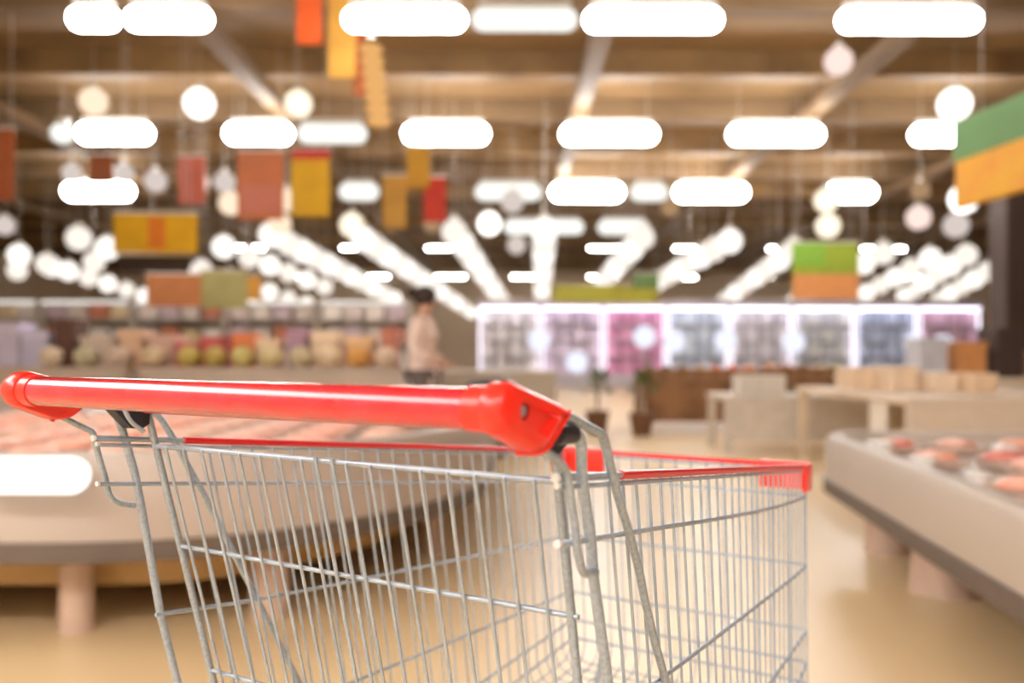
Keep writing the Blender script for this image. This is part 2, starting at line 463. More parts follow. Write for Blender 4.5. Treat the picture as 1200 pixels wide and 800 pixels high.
# ------------------------------------------------------------------ ceiling lights
tube_glow = glow('white light tube', (255, 253, 250), LAMP)
tube_dim = glow('dim light tube', (240, 240, 232), 1.1)
housing_m = mat('white lamp housing', (210, 205, 196), .5)
H = 4.0                                             # above the eye
rows = [  # (depth, diameter, row name, image spans, dim spans)
    (10.56, .27, 'nearest ceiling row', [(80, 139, 1), (147, 247, 1), (402, 545, 1), (552, 676, 0), (684, 845, 1), (981, 1148, 1)], 23),
    (16.00, .36, 'second ceiling row', [(63, 83, 0), (90, 178, 1), (263, 342, 1), (348, 430, 0), (472, 572, 1), (657, 770, 1), (853, 964, 1), (1067, 1152, 1)], 157),
    (21.80, .44, 'third ceiling row', [(74, 156, 1), (397, 444, 0), (556, 634, 0), (645, 730, 1), (738, 782, 0), (790, 876, 1), (968, 1026, 1)], 225),
    (27.50, .46, 'fourth ceiling row', [(590, 684, 0), (700, 760, 0)], 266),
    (33.0, .10, 'fifth ceiling row', [(150, 200, 1), (260, 310, 1), (400, 450, 1), (500, 550, 1), (690, 740, 1), (790, 840, 1), (900, 950, 1), (1010, 1060, 1)], 290.7),
    (45.0, .10, 'farthest ceiling row', [(240, 275, 1), (330, 365, 1), (420, 455, 1), (510, 545, 1), (600, 635, 1), (690, 725, 1), (780, 815, 1), (870, 905, 1), (960, 995, 1), (1050, 1085, 1)], 324.2)]
for z, dia, rn, spans, py in rows:
    for i, (a, b, on) in enumerate(spans):
        c = spot((a + b) / 2, py, z); Ln = max((b - a) / FPX * z, dia * 1.15)
        t = thing('tube_light', '%s white tube light in the %s, %s from the left' % ('bright' if on else 'dim', rn, ORD[i]), 'ceiling light', c, 0, 'tube lights under the ceiling')
        obj('tube', capsule(Ln, dia / 2), tube_glow if on else tube_dim, t, True)
        obj('housing', box(-Ln / 2 + dia * .3, Ln / 2 - dia * .3, -.06, .06, dia / 2 - .02, dia / 2 + .08), housing_m, t)
        for s in (-1, 1):
            obj('hanger', tube([(s * (Ln / 2 - dia / 2), 0, dia / 2 + .07), (s * (Ln / 2 - dia / 2), 0, CEIL - .002 - c.z)], .005, 6), housing_m, t)
# tube lights added out of view to put a highlight on the handle
for z, rn, Ln in ((-3.1, 'near the shop front', 2.9), (-3.7, 'by the shop front', 2.9)):
    for i, x in enumerate((-6.1, -3.05, 0, 3.05)):
        t = thing('tube_light', 'added unseen tube light %s, %s from the left' % (rn, ORD[i]), 'ceiling light', (x, z, EYE + H), 0, 'tube lights under the ceiling')
        obj('tube', capsule(Ln, .135), glow('added entrance tube', (255, 253, 250), 15.), t, True)
        obj('housing', box(-Ln / 2 + .1, Ln / 2 - .1, -.06, .06, .115, .215), housing_m, t)
        for q in (-1, 1): obj('hanger', tube([(q * .6, 0, .2), (q * .6, 0, CEIL - .002 - EYE - H)], .005, 6), housing_m, t)

def globe(name, label, c, dia, m, group, cord=True, sc=(1, 1, 1)):
    t = thing(name, label, 'pendant lamp', c, 0, group)
    obj('globe', sphere(dia / 2, sc=sc), m, t, True)
    if cord:
        obj('cap', lathe([(dia * .16, 0), (dia * .16, dia * .12), (dia * .05, dia * .18)], 12, (0, 0, dia * .46)), housing_m, t, True)
        obj('cord', tube([(0, 0, dia * .6), (0, 0, CEIL - .002 - c[2])], .005, 5), housing_m, t)
    return t
G = {'white': glow('white globe', (255, 250, 242), 2.2), 'warm': glow('warm white globe', (255, 240, 212), 1.25), 'peach': glow('peach globe', (255, 226, 196), .98),
     'pink': glow('pinkish globe', (250, 222, 212), .95), 'grey': glow('faint globe', (222, 208, 200), .8), 'tan': glow('faint tan globe', (200, 160, 120), .6)}
singles = [(109, 120, 36, 'peach'), (233, 122, 38, 'white'), (349, 122, 35, 'warm'), (982, 71, 36, 'pink'), (1118, 121, 40, 'white'), (270, 239, 31, 'peach'),
           (335, 235, 29, 'peach'), (327, 262, 30, 'peach'), (412, 264, 31, 'warm'), (573, 262, 30, 'white'), (600, 236, 30, 'grey'), (605, 287, 25, 'grey'),
           (968, 234, 31, 'warm'), (970, 264, 31, 'warm'), (1076, 254, 31, 'pink'), (1129, 232, 36, 'white'), (1120, 263, 32, 'grey'), (1078, 222, 25, 'tan'),
           (785, 243, 25, 'tan'), (182, 213, 29, 'grey'), (232, 214, 28, 'pink'), (263, 214, 28, 'grey'), (506, 262, 24, 'tan'), (5, 265, 26, 'grey'), (84, 204, 26, 'grey'), (145, 204, 26, 'grey')]
WORD = {'white': 'bright white', 'warm': 'warm cream', 'peach': 'peach coloured', 'pink': 'pinkish', 'grey': 'faint greyish', 'tan': 'faint tan'}
def where(px, py):
    h = 'far left' if px < 200 else 'left' if px < 400 else 'middle left' if px < 560 else 'middle' if px < 680 else 'middle right' if px < 880 else 'right' if px < 1050 else 'far right'
    return h
seen_names = {}
for i, (px, py, d, kd) in enumerate(singles):
    z = 12.5 + (py - 70) * .035 - (3. if px == 327 else 0)
    lab = '%s globe lamp hung %s, %s of the hall' % (WORD[kd], 'high' if py < 150 else 'midway' if py < 245 else 'low', where(px, py))
    seen_names[lab] = seen_names.get(lab, 0) + 1
    if seen_names[lab] > 1: lab += ', %s from the left' % ORD[seen_names[lab] - 1]
    globe('globe_lamp', lab, spot(px, py, z), (d - 3) / FPX * z, G[kd], 'globe lamps over the hall')
# string of lanterns
for i in range(7):
    z = 11.0
    globe('paper_lantern', 'orange paper lantern, %s from the top of the hanging string' % ORD[i], spot(434 + i * 1.6, 58 + i * 14, z), .30, glow('orange lantern', (240, 180, 110), .8), 'string of orange lanterns', i == 0, (1, 1, .46))
# aisle rows running away from the shopper
HA = 2.4
aisles = [((426, 281), (552, 366), 13, 'left row that runs to the middle'), ((532, 272), (603, 374), 13, 'row left of the centre line'), ((638, 270), (634, 366), 10, 'row on the centre line'),
          ((752, 278), (706, 330), 6, 'first row right of the centre line'), ((855, 282), (770, 330), 7, 'second row right of the centre line'), ((930, 292), (850, 350), 7, 'third row right of the centre line'),
          ((318, 276), (462, 350), 11, 'second row to the left'), ((236, 316), (400, 370), 8, 'third row to the left'), ((262, 290), (380, 336), 6, 'fourth row to the left'),
          ((92, 280), (290, 348), 9, 'fifth row to the left'), ((22, 300), (210, 360), 9, 'sixth row to the left'), ((1035, 296), (930, 352), 7, 'fourth row to the right'), ((1090, 302), (1000, 350), 6, 'fifth row to the right'),
          ((1132, 298), (1060, 346), 6, 'sixth row to the right'), ((1176, 306), (1100, 350), 6, 'seventh row to the right'), ((110, 308), (20, 318), 3, 'leftmost short row')]
row_mats = [glow('aisle globe', (250, 242, 232), 1.3), glow('aisle globe faint', (246, 234, 222), 1.0)]
for ri, ((xa, ya), (xb, yb), n, nm) in enumerate(aisles):
    za = HA * FPX / (416.4 - ya); zb = min(HA * FPX / (416.4 - yb), 50.)
    for i in range(n):
        t = i / (n - 1)
        q = 1 / (1 / za + (1 / zb - 1 / za) * (t ** .85))
        A, B = spot(xa, ya, za), spot(xb, yb, zb)
        tt = (q - za) / (zb - za)
        p = A + (B - A) * tt
        globe('aisle_lamp', 'round aisle lamp, %s, %s from the near end' % (nm, ORD[i]), p, .40 + .006 * p.y, row_mats[(ri + i) % 2], 'aisle lamps in rows', True)

# ------------------------------------------------------------------ hanging banners and signs
def banner(name, label, x0, x1, y0, y1, z, rgb, cat='banner', band=None, rz=0.):
    c = spot((x0 + x1) / 2, y1, z); w = (x1 - x0) / FPX * z; h = (y1 - y0) / FPX * z
    t = thing(name, label, cat, c, rz)
    obj('cloth', box(-w / 2, w / 2, -.012, .012, 0, h, bev=.004), mat('cloth %d %d %d' % rgb, rgb, .8, scale=3, noise=.15), t)
    obj('top_rail', tube([(-w / 2 - .03, 0, h + .01), (w / 2 + .03, 0, h + .01)], .02, 8), housing_m, t)
    if band:
        for (a, b, c0, c1, rgb2) in band:
            obj('stripe', box(-w / 2 + a * w, -w / 2 + b * w, -.018, -.0121, c0 * h, c1 * h), mat('print %d %d %d' % rgb2, rgb2, .8), t)
    top = CEIL - .002 - c.z
    if top > h + .1:
        for s in (-1, 1): obj('cable', tube([(s * w * .4, 0, h + .02), (s * w * .4, 0, top)], .004, 5), housing_m, t)
    return t
banner('banner', 'orange red banner hanging left of the nearest lights', 347, 376, -40, 52, 11.5, (214, 84, 20))
banner('banner', 'long yellow ochre banner beside the orange red one', 384, 416, -40, 92, 11.8, (206, 154, 62))
banner('banner', 'narrow rust red banner behind the lantern string', 414, 428, -40, 112, 12.2, (168, 84, 40))
banner('banner', 'golden yellow banner with red top left of the hall', 341, 386, 176, 254, 14, (208, 158, 26), band=[(0, 1, .86, 1, (190, 50, 46))])
banner('banner', 'faded orange and pink banner beside the golden one', 278, 332, 178, 258, 14.3, (196, 116, 76), band=[(.1, .9, .1, .5, (198, 120, 100))])
banner('banner', 'small coral banner left of the faded orange one', 208, 240, 184, 240, 15, (206, 112, 92))
banner('banner', 'hanging ochre strip banner above the red strip', 476, 503, 172, 220, 15, (192, 140, 40))
banner('banner', 'lower ochre strip banner left of the red strip', 448, 476, 206, 268, 15.5, (190, 146, 66))
banner('banner', 'bright red strip banner near the middle', 496, 522, 208, 260, 15.2, (190, 56, 40))
banner('banner', 'rust orange banner at the far left edge', -14, 16, 152, 236, 12, (176, 92, 50))
banner('banner', 'small brown orange banner above the far left lights', 104, 132, 182, 216, 15.2, (168, 98, 62))
banner('hanging_sign', 'wide yellow hanging sign with an orange red middle, on the left', 133, 231, 251, 297, 13, (214, 160, 8), 'sign', [(.42, .62, .1, .9, (208, 112, 24))])
banner('hanging_sign', 'dark board under the wide yellow sign', 140, 222, 300, 320, 13.2, (64, 50, 42), 'sign')
banner('hanging_sign', 'green and orange hanging sign on the right', 928, 1006, 284, 350, 17, (150, 168, 50), 'sign', [(0, 1, 0, .45, (222, 150, 90)), (0, .5, .6, 1, (132, 176, 60))])
banner('hanging_sign', 'yellow green sign above the pink lit cabinet', 648, 772, 334, 354, 28, (186, 180, 66), 'sign')
banner('hanging_sign', 'dark green sign right of the yellow green one', 742, 772, 320, 338, 25.7, (86, 110, 60), 'sign')
banner('hanging_sign', 'pale green board on the left shelves', 236, 290, 318, 362, 17, (170, 164, 108), 'sign')
banner('hanging_sign', 'orange brown board on the left shelves', 172, 236, 322, 360, 17.95, (190, 122, 74), 'sign')
banner('hanging_sign', 'amber board beside the pale green one', 286, 306, 324, 352, 18.6, (206, 150, 60), 'sign')
# the big sign along the right aisle
t = thing('aisle_sign', 'big green and yellow aisle sign at the right edge', 'sign', (5.05, 10.0, 2.72), 0)
t.rotation_euler.z = math.radians(-84)
obj('yellow_board', box(0, 3.6, -.05, .05, 0, .52, bev=.01), mat('yellow sign', (236, 176, 14), .6, scale=2, rgb2=(232, 150, 24)), t)
obj('green_board', box(-.05, 3.6, -.05, .05, .522, .98, bev=.01), mat('green sign', (104, 150, 84), .6, scale=2), t)
for xx in (.4, 3.2): obj('cable', tube([(xx, 0, .98), (xx, 0, CEIL - .002 - 2.72)], .006, 6), housing_m, t)

# ------------------------------------------------------------------ island freezers
def island(name, label, poly, rads, zb, zt, rz=0., legs=(), skirt=None, body=(184, 168, 156), seg=10):
    t = thing(name, label, 'island freezer', (0, 0, 0), 0)
    P = rounded(poly, rads, seg)
    cx = sum(p[0] for p in P) / len(P); cy = sum(p[1] for p in P) / len(P)
    def ins(d):
        out = []
        n = len(P)
        for i in range(n):
            a, b, c = Vector(P[i - 1]), Vector(P[i]), Vector(P[(i + 1) % n])
            tt = (c - a).normalized(); nn = Vector((-tt.y, tt.x))
            if nn.dot(Vector((cx, cy)) - b) < 0: nn = -nn
            q = b + nn * d; out.append((q.x, q.y))
        return out
    bm = bmesh.new(); R = []
    for d, z in ((.05, zb), (.0, zb + .05), (.0, zt - .03), (.02, zt), (.09, zt), (.11, zt - .03), (.11, zt - .1)):
        R.append([bm.verts.new((x, y, z)) for x, y in ins(d)])
    n = len(P)
    for A, B in zip(R, R[1:]):
        for k in range(n): bm.faces.new((A[k], A[(k + 1) % n], B[(k + 1) % n], B[k]))
    bm.faces.new(R[0]); bm.faces.new(R[-1])
    obj('body', bm, mat('island body %d' % body[0], body, .45, scale=2, noise=.05), t, True)
    bm = bmesh.new(); A = None
    for d, z in ((.02, zb - .03), (-.012, zb - .02), (-.012, zb + .045), (.02, zb + .055)):
        Rr = [bm.verts.new((x, y, z)) for x, y in ins(d)]
        if A:
            for k in range(n): bm.faces.new((A[k], A[(k + 1) % n], Rr[(k + 1) % n], Rr[k]))
        else: first = Rr
        A = Rr
    obj('bumper', bm, mat('dark bumper strip', (104, 90, 80), .6), t, True)
    if skirt:
        q = ins(skirt[0]); obj('skirt', prism(q, skirt[1], zb), mat('tan skirt', (206, 166, 108), .6, scale=2), t)
    for x, y, r in legs:
        obj('leg', lathe([(r * 1.05, 0), (r, .02), (r * .95, zb)], 18, (x, y, 0)), mat('pinkish leg', (206, 176, 156), .5), t, True)
    return t
island('island_freezer', 'long low island freezer with rounded end left of the cart',
       [(-5.2, 3.10), (-1.0, 3.10), (-.16, 4.2), (-.10, 8.2), (-5.2, 8.2)], [.3, .9, 1.1, .6, .3], .34, .70,
       legs=[(-1.66, 3.38, .065), (-.98, 3.58, .08), (-2.9, 3.36, .08), (-.42, 4.7, .06), (-.4, 6.2, .08), (-4.2, 3.4, .08)], skirt=(.4, .14))
island('island_freezer', 'island freezer on stout legs right of the cart',
       [(1.32, 1.70), (4.4, 1.5), (4.9, 4.9), (1.74, 5.15)], [.2, .2, .3, .45],   .34, .62,
       legs=[(1.94, 3.95, .15), (2.02, 4.75, .12), (1.8, 2.5, .15), (3.9, 4.3, .13)], skirt=(.85, .02), body=(186, 172, 158))
# trays of meat
tray = thing('meat_tray', 'x', 'meat tray', (0, 0, -5), 0, 'trays of meat in the island freezers')
bm = bmesh.new()
R = []
for sx, sy, z in ((.10, .065, 0), (.13, .09, .04), (.125, .085, .04), (.10, .065, .01)):
    R.append([bm.verts.new((x, y, z)) for x, y in rounded([(-sx, -sy), (sx, -sy), (sx, sy), (-sx, sy)], .03, 3)])
for A, B in zip(R, R[1:]):
    for k in range(len(A)): bm.faces.new((A[k], A[(k + 1) % len(A)], B[(k + 1) % len(A)], B[k]))
bm.faces.new(R[0]); bm.faces.new(R[-1])
obj('tray', bm, mat('pale foam tray', (232, 206, 190), .4), tray, True)
obj('meat', sphere(.1, (0, 0, .045), 16, 10, (1.05, .7, .35)), mat('pink meat', (232, 168, 148), .35, scale=20, rgb2=(236, 196, 178)), tray, True)
meats = [mat('pink meat', (0, 0, 0)), mat('salmon meat', (238, 160, 132), .35, scale=20, rgb2=(240, 186, 164)), mat('pale chicken', (234, 196, 172), .35, scale=20, rgb2=(226, 176, 156)), mat('red beef', (218, 120, 108), .35, scale=20, rgb2=(226, 150, 136))]
MN = ['pink', 'salmon coloured', 'pale', 'red']
first = True
grid = []
for j in range(9):
    for i in range(10):
        x = -3.15 + i * .315; yv = 3.50 + j * .27
        if x > -1.15 + (yv - 3.5) * .62 + .1 or x > -.42: continue
        grid.append((x, yv, .615, i, j, 'left', (i * 7 + j * 3) % 3))
for j in range(9):
    for i in range(5):
        x = 1.78 + i * .33 + (j * .3) * .115; yv = 2.35 + j * .3
        grid.append((x, yv,   .532, i, j, 'right', (1, 3, 0)[(i + j * 2) % 3]))
HIGHLIGHT_TUBS = [(spot(px, py, z), d) for px, py, z, d in ((1082, 506, 3.95, .11), (1032, 478, 4.55, .13), (1146, 512, 3.5, .10), (1178, 468, 4.4, .12))]
for x, yv, z, i, j, side, kd in grid:
    if any(abs(c.x - x) < .13 + d * .6 and abs(c.y - yv) < .1 + d * .6 for c, d in HIGHLIGHT_TUBS): continue
    lab = '%s meat tray, %s freezer, %s row from near rim, %s from left' % (MN[kd], side, ORD[j], ORD[i])
    if first:
        tray.location = (x, yv, z); tray['label'] = lab; first = False
        tray.children[1].data.materials[0] = meats[kd] if tray.children[1].name.startswith('meat') else tray.children[1].data.materials[0]
    else: dup(tray, (x, yv, z), random.uniform(-.12, .12), lab, mats={'meat': meats[kd]})
# glowing tube that imitates a white reflection, and boxes on the islands
t = thing('highlight_standin', 'short white stand-in highlight on the near side of the left island', 'stand-in highlight', (-1.66, 2.97, .645))
obj('tube', capsule(.48, .062), glow('stand-in highlight', (255, 252, 246), 1.6), t, True)
obj('bracket', box(-.2, .2, .055, .085, -.03, .03), housing_m, t)
t = thing('foam_box', 'white foam box on the right side of the left island', 'box', (-.50, 4.72, .70), .5)
obj('box', box(-.16, .16, -.1, .1, 0, .12, bev=.01), mat('white foam', (244, 240, 232), .5), t)
obj('lid', box(-.17, .17, -.11, .11, .121, .15, bev=.008), mat('white foam', (244, 240, 232), .5), t)
for i, (px, py, z, d) in enumerate(((1082, 506, 3.95, .11), (1032, 478, 4.55, .13), (1146, 512, 3.5, .10), (1178, 468, 4.4, .12))):  # tubs put in to stand for white highlight discs
    c = spot(px, py, z); c.z =   .532
    t = thing('highlight_tub', 'white tub standing for a highlight on the right island, %s from the near rim' % ORD[[1, 2, 0, 3][i]], 'tub', c, 0, 'highlight tubs on the right island')
    obj('bowl', lathe([(d * .36, 0), (d * .5, d * .5), (d * .48, d * .52)], 20), mat('glossy highlight tub', (246, 240, 232), .12), t, True)
    obj('lid', lathe([(d * .53, d * .5201), (d * .53, d * .6), (d * .4, d * .66), (.01, d * .68)], 20), mat('glossy highlight tub', (246, 240, 232), .12), t, True)

# ------------------------------------------------------------------ display tables behind the islands
wood = mat('brown wood', (150, 108, 72), .7, scale=3, rgb2=(116, 80, 52))
def table(label, x0, x1, y0, y1, h, m, cat='display table', cloth=None):
    t = thing('display_table', label, cat, ((x0 + x1) / 2, (y0 + y1) / 2, 0))
    w, d = (x1 - x0) / 2, (y1 - y0) / 2
    obj('table_top', box(-w, w, -d, d, h - .06, h, bev=.01), m, t)
    wood_leg = wood if m is wood else m
    for sx in (-1, 1):
        for sy in (-1, 1): obj('leg', box(sx * (w - .06) - .04, sx * (w - .06) + .04, sy * (d - .06) - .04, sy * (d - .06) + .04, 0, h - .06), wood_leg, t)
    obj('front_panel', box(-w + .02, w - .02, -d + .0, -d + .03, .12, h - .06), cloth or m, t)
    return t
beige = mat('beige laminate', (206, 186, 166), .6, scale=2)
cream = mat('cream laminate', (228, 208, 184), .6, scale=2)
table('long beige display table behind the left island, left half', -9.4, -4.0, 9.2, 10.4, .92, beige)
table('long beige display table behind the left island, right half', -3.9, -1.15, 9.2, 10.4, .92, beige)
table('cream display table behind the right island', 2.95, 5.2, 6.6, 9.2, .74, cream)
table('cream display table farther back on the right', 4.0, 7.6, 9.4, 11, .82, cream)
table('low pale table at the end of the right island', 2.3, 3.9, 7.4, 8.3, .62, mat('pale stone', (222, 212, 200), .5)).location.y += 2.2
table('brown wooden produce table right of the middle', 1.85, 3.6, 12.4, 13.6, .7, wood)
table('second brown wooden produce table farther right', 3.7, 5.1, 12.9, 14.0, .72, wood)
table('grey display table left of the middle', -1.0, .55, 10.6, 11.6, .86, mat('grey laminate', (196, 184, 168), .6))

# goods: lidded boxes, sacks, round produce
def good_box(label, c, sx, sy, sz, m, lidm, group, rz=0.):
    t = thing('goods_box', label, 'box', c, rz, group)
    obj('carton', box(-sx / 2, sx / 2, -sy / 2, sy / 2, 0, sz, bev=.012), m, t)
    obj('lid', box(-sx / 2 - .006, sx / 2 + .006, -sy / 2 - .006, sy / 2 + .006, sz * .82, sz + .012, bev=.006), lidm, t)
    return t
def fruit(label, c, d, m, group, cat='melon', sc=(1, 1, .92)):
    t = thing(cat.replace(' ', '_'), label, cat, c, random.uniform(0, 6), group)
    obj('flesh', sphere(d / 2, (0, 0, d / 2 * sc[2]), 16, 10, sc), m, t, True)
    obj('stem', tube([(0, 0, d * sc[2] * .97), (.01, 0, d * sc[2] + .03)], .008, 6), mat('green stem', (96, 110, 60), .7), t, True)
    return t
CL = {}
def colm(rgb): 
    return mat('goods %d %d %d' % rgb, rgb, .55, scale=6, noise=.12)
left_goods = [  # px, width px, height px, colour, words
    (14, 46, 50, (214, 206, 226), 'lavender'), (50, 40, 40, (206, 200, 224), 'pale violet'), (84, 30, 54, (96, 60, 44), 'dark brown'), (122, 50, 34, (204, 184, 166), 'beige'),
    (160, 34, 42, (222, 184, 150), 'peach'), (196, 36, 36, (208, 170, 152), 'pinkish tan'), (224, 30, 28, (200, 110, 106), 'dull red'), (254, 34, 34, (196, 84, 80), 'red'),
    (290, 32, 38, (226, 128, 72), 'orange'), (318, 34, 32, (236, 206, 172), 'cream'), (352, 28, 44, (178, 140, 160), 'mauve'), (384, 40, 40, (238, 212, 178), 'pale cream'), (424, 38, 34, (230, 190, 140), 'light orange'), (458, 24, 44, (196, 120, 96), 'terracotta')]
for px, wd, ht, rgb, wd_ in left_goods:
    z = 9.6
    c = spot(px, 430, z); c.z = .9201
    good_box('%s box on the long beige table behind the left island' % wd_, c, wd / FPX * z * .78, .34, ht / FPX * z, colm(rgb), colm(tuple(min(255, int(v * 1.06)) for v in rgb)), 'boxes on the long beige table')
front_goods = [(60, (232, 210, 180)), (100, (206, 196, 160)), (140, (216, 192, 170)), (180, (226, 200, 160)), (222, (206, 184, 96)), (252, (200, 172, 90)), (284, (214, 196, 120)), (318, (226, 206, 150)), (352, (216, 200, 160)), (388, (240, 214, 176)), (420, (232, 170, 90)), (452, (232, 206, 176))]
for i, (px, rgb) in enumerate(front_goods):
    z = 9.30; c = spot(px, 430, z); c.z = .9201
    nm = ['cream', 'olive beige', 'pinkish beige', 'straw coloured', 'mustard', 'dark mustard', 'yellow green', 'pale yellow', 'khaki', 'apricot', 'orange', 'pale peach'][i]
    fruit('%s melon at the front of the long beige table' % nm, c, .24, colm(rgb), 'melons on the long beige table')
right_goods = [(1003, 40, 30, (236, 210, 178), 'cream', 8.4), (1050, 42, 34, (240, 214, 184), 'pale peach', 8.0), (1096, 40, 26, (244, 222, 196), 'off white', 7.8), (1140, 40, 26, (238, 208, 172), 'apricot', 7.6)]
for px, wd, ht, rgb, w_, z in right_goods:
    c = spot(px, 430, z); c.z = .7401
    c.x = max(3.2, min(4.9, c.x))
    good_box('%s box on the cream table behind the right island' % w_, c, wd / FPX * z * .7, .4, ht / FPX * z * .8, colm(rgb), colm(rgb), 'boxes on the cream tables')
for px, wd, ht, rgb, w_ in ((1085, 44, 44, (204, 204, 214), 'bluish grey'), (1130, 40, 40, (214, 150, 90), 'orange brown'), (1172, 40, 56, (70, 54, 48), 'near black'), (1209, 30, 30, (216, 160, 130), 'dusty pink')):
    z = 9.9; c = spot(px, 420, z); c.z = .8201
    good_box('%s box on the farther cream table' % w_, c, .30, .4, ht / FPX * z, colm(rgb), colm(rgb), 'boxes on the farther cream table')
prod = [(1.98, (92, 96, 50), 'dark green'), (2.22, (76, 70, 44), 'brown green'), (2.46, (150, 110, 70), 'brown'), (2.70, (196, 150, 110), 'tan'), (2.94, (232, 120, 70), 'orange red'), (3.18, (232, 104, 64), 'red orange'), (3.42, (236, 140, 84), 'bright orange'),
        (3.84, (240, 170, 130), 'peach'), (4.08, (180, 120, 84), 'rust'), (4.32, (120, 84, 60), 'dark rust'), (4.56, (206, 190, 160), 'straw'), (4.80, (150, 150, 90), 'olive')]
for i, (x, rgb, w_) in enumerate(prod):
    yv = 12.75 if x < 3.6 else 13.2; h = .7001 if x < 3.6 else .7201
    t = thing('produce_crate', 'wooden crate of %s pumpkins on the brown produce tables' % w_, 'crate', (x, yv, h), 0, 'crates on the brown produce tables')
    for a in ((-.115, .115, -.2, -.18, 0, .16), (-.115, .115, .18, .2, 0, .16), (-.115, -.1, -.179, .179, 0, .16), (.1, .115, -.179, .179, 0, .16)):
        obj('slat', box(*a), wood, t)
    obj('bottom', box(-.1, .1, -.179, .179, 0, .02), wood, t)
    for q in (-.088, .088):
        fruit('%s pumpkin in its crate, %s one' % (w_, 'near' if q < 0 else 'far'), (x, yv + q, h + .0201), .170, colm(rgb), 'pumpkins on the brown produce tables', 'pumpkin', (1, .98, 1.12))
good_box('grey white box on the low pale table', Vector((2.8, 10.05, .6201)), .5, .4, .2, colm((224, 214, 202)), colm((224, 214, 202)), 'boxes on the cream tables')
# hanging greens near the produce tables
for i, (px, py) in enumerate(((752, 438), (700, 452), (905, 432))):
    z = 11.6 + .35 * (i == 1); c = spot(px, 460, z); c.z = 0
    t = thing('potted_plant', 'dark leafy potted plant %s the brown produce tables' % ['in front of', 'just left of', 'right of'][i], 'potted plant', c)
    obj('pot', lathe([(.12, 0), (.17, .3), (.15, .31)], 16), mat('brown pot', (110, 74, 50), .7), t, True)
    obj('stem', tube([(0, 0, .3), (.02, 0, .75)], .02, 6), wood, t, True)
    bm = bmesh.new()
    for k in range(46):
        a = random.uniform(0, 6.28); e = random.uniform(-.3, 1.2); d = Vector((math.cos(a) * math.cos(e), math.sin(a) * math.cos(e), math.sin(e)))
        p = Vector((.02, 0, .62)) + d * random.uniform(.05, .2); n_ = d.cross(Vector((0, 0, 1))).normalized() * .05; ln = d * .16
        vs = [bm.verts.new(q) for q in (p, p + ln * .5 + n_, p + ln + Vector((0, 0, -.03)), p + ln * .5 - n_)]
        bm.faces.new(vs)
    lf = obj('foliage', bm, mat('dark leaves', (104, 112, 62), .6), t); lf['kind'] = 'stuff'
# black trolley bin
t = thing('waste_bin', 'black bin standing on the floor beyond the handle cap', 'bin', (-.22, 9.3, 0))
obj('body', lathe([(.2, 0), (.25, .66), (.25, .68)], 24), mat('black bin', (28, 24, 20), .5), t, True)
obj('lid', lathe([(.265, .6801), (.265, .73), (.2, .79), (.02, .81)], 24), mat('black bin', (28, 24, 20), .5), t, True)

# ------------------------------------------------------------------ refrigerated cabinets along the far end
cab_m = mat('pale cabinet', (214, 206, 212), .5, scale=2)
cols = [('white', (250, 244, 248)), ('lilac', (240, 222, 244)), ('pink', (252, 176, 216)), ('pale blue', (222, 234, 252)), ('silver', (240, 236, 244)), ('bluish', (206, 220, 246)), ('rose', (248, 206, 228)), ('icy white', (242, 246, 254))]
seq = [0, 1, 2, 3, 4, 7, 5, 6]
zc = 30.0
for i in range(8):
    cn, crgb = cols[seq[i]]
    x0 = -1.15 + i * 2.13
    t = thing('refrigerated_cabinet', '%s lit refrigerated cabinet, %s from the left along the far end' % (cn, ORD[i]), 'refrigerator', (x0 + 1.05, zc, 0), 0, 'refrigerated cabinets along the far end')
    obj('back_panel', box(-1.04, 1.04, .7, .76, .1, 2.7), mat('lit back %s' % cn, crgb, .6), t)
    obj('base', box(-1.04, 1.04, -.1, .76, 0, .42, bev=.02), cab_m, t)
    for s in (-1, 1): obj('side_panel', box(s * 1.035 - .025, s * 1.035 + .025, -.05, .76, .42, 2.7), cab_m, t)
    obj('canopy', box(-1.062, 1.062, -.15, .76, 2.7001, 2.95, bev=.02), cab_m, t)
    for s in (-1, 1): obj('added_strip_light', box(s * .99 - .012, s * .99 + .012, -.045, -.015, .5, 2.55), glow('added cabinet strip', (246, 240, 255), 3.5), t)  # glowing strips added to brighten the cartons
    obj('canopy_light', box(-1.0, 1.0, -.12, -.04, 2.60, 2.695), glow('cabinet light', (244, 238, 255), 3.), t)
    for k, zz in enumerate((.95, 1.5, 2.05)):
        obj('shelf', box(-1.005, 1.005, .0, .69, zz, zz + .04), cab_m, t)
    for k, zz in enumerate((.42, .99, 1.54, 2.09)):
        for q in range(4):
            j = (q * 3 + k * 5 + i * 7) % 4
            rgb = tuple(max(0, min(255, v + (-16, 6, -8, 8)[j])) for v in crgb)
            hh = (.46, .50, .44, .48)[j]
            b = obj('carton', box(-.22, .22, -.2, .2, 0, hh, bev=.02), mat('carton %d %d %d' % rgb, rgb, .5, scale=4), None, False, (x0 + 1.05 - .76 + q * .505, zc + .3, zz + .0005))
            tag(b, '%s carton, %s shelf of the %s far cabinet, %s from its left' % (cn, ['lowest', 'second', 'third', 'top'][k], ORD[i], ORD[q]), 'carton', 'cartons in the refrigerated cabinets')
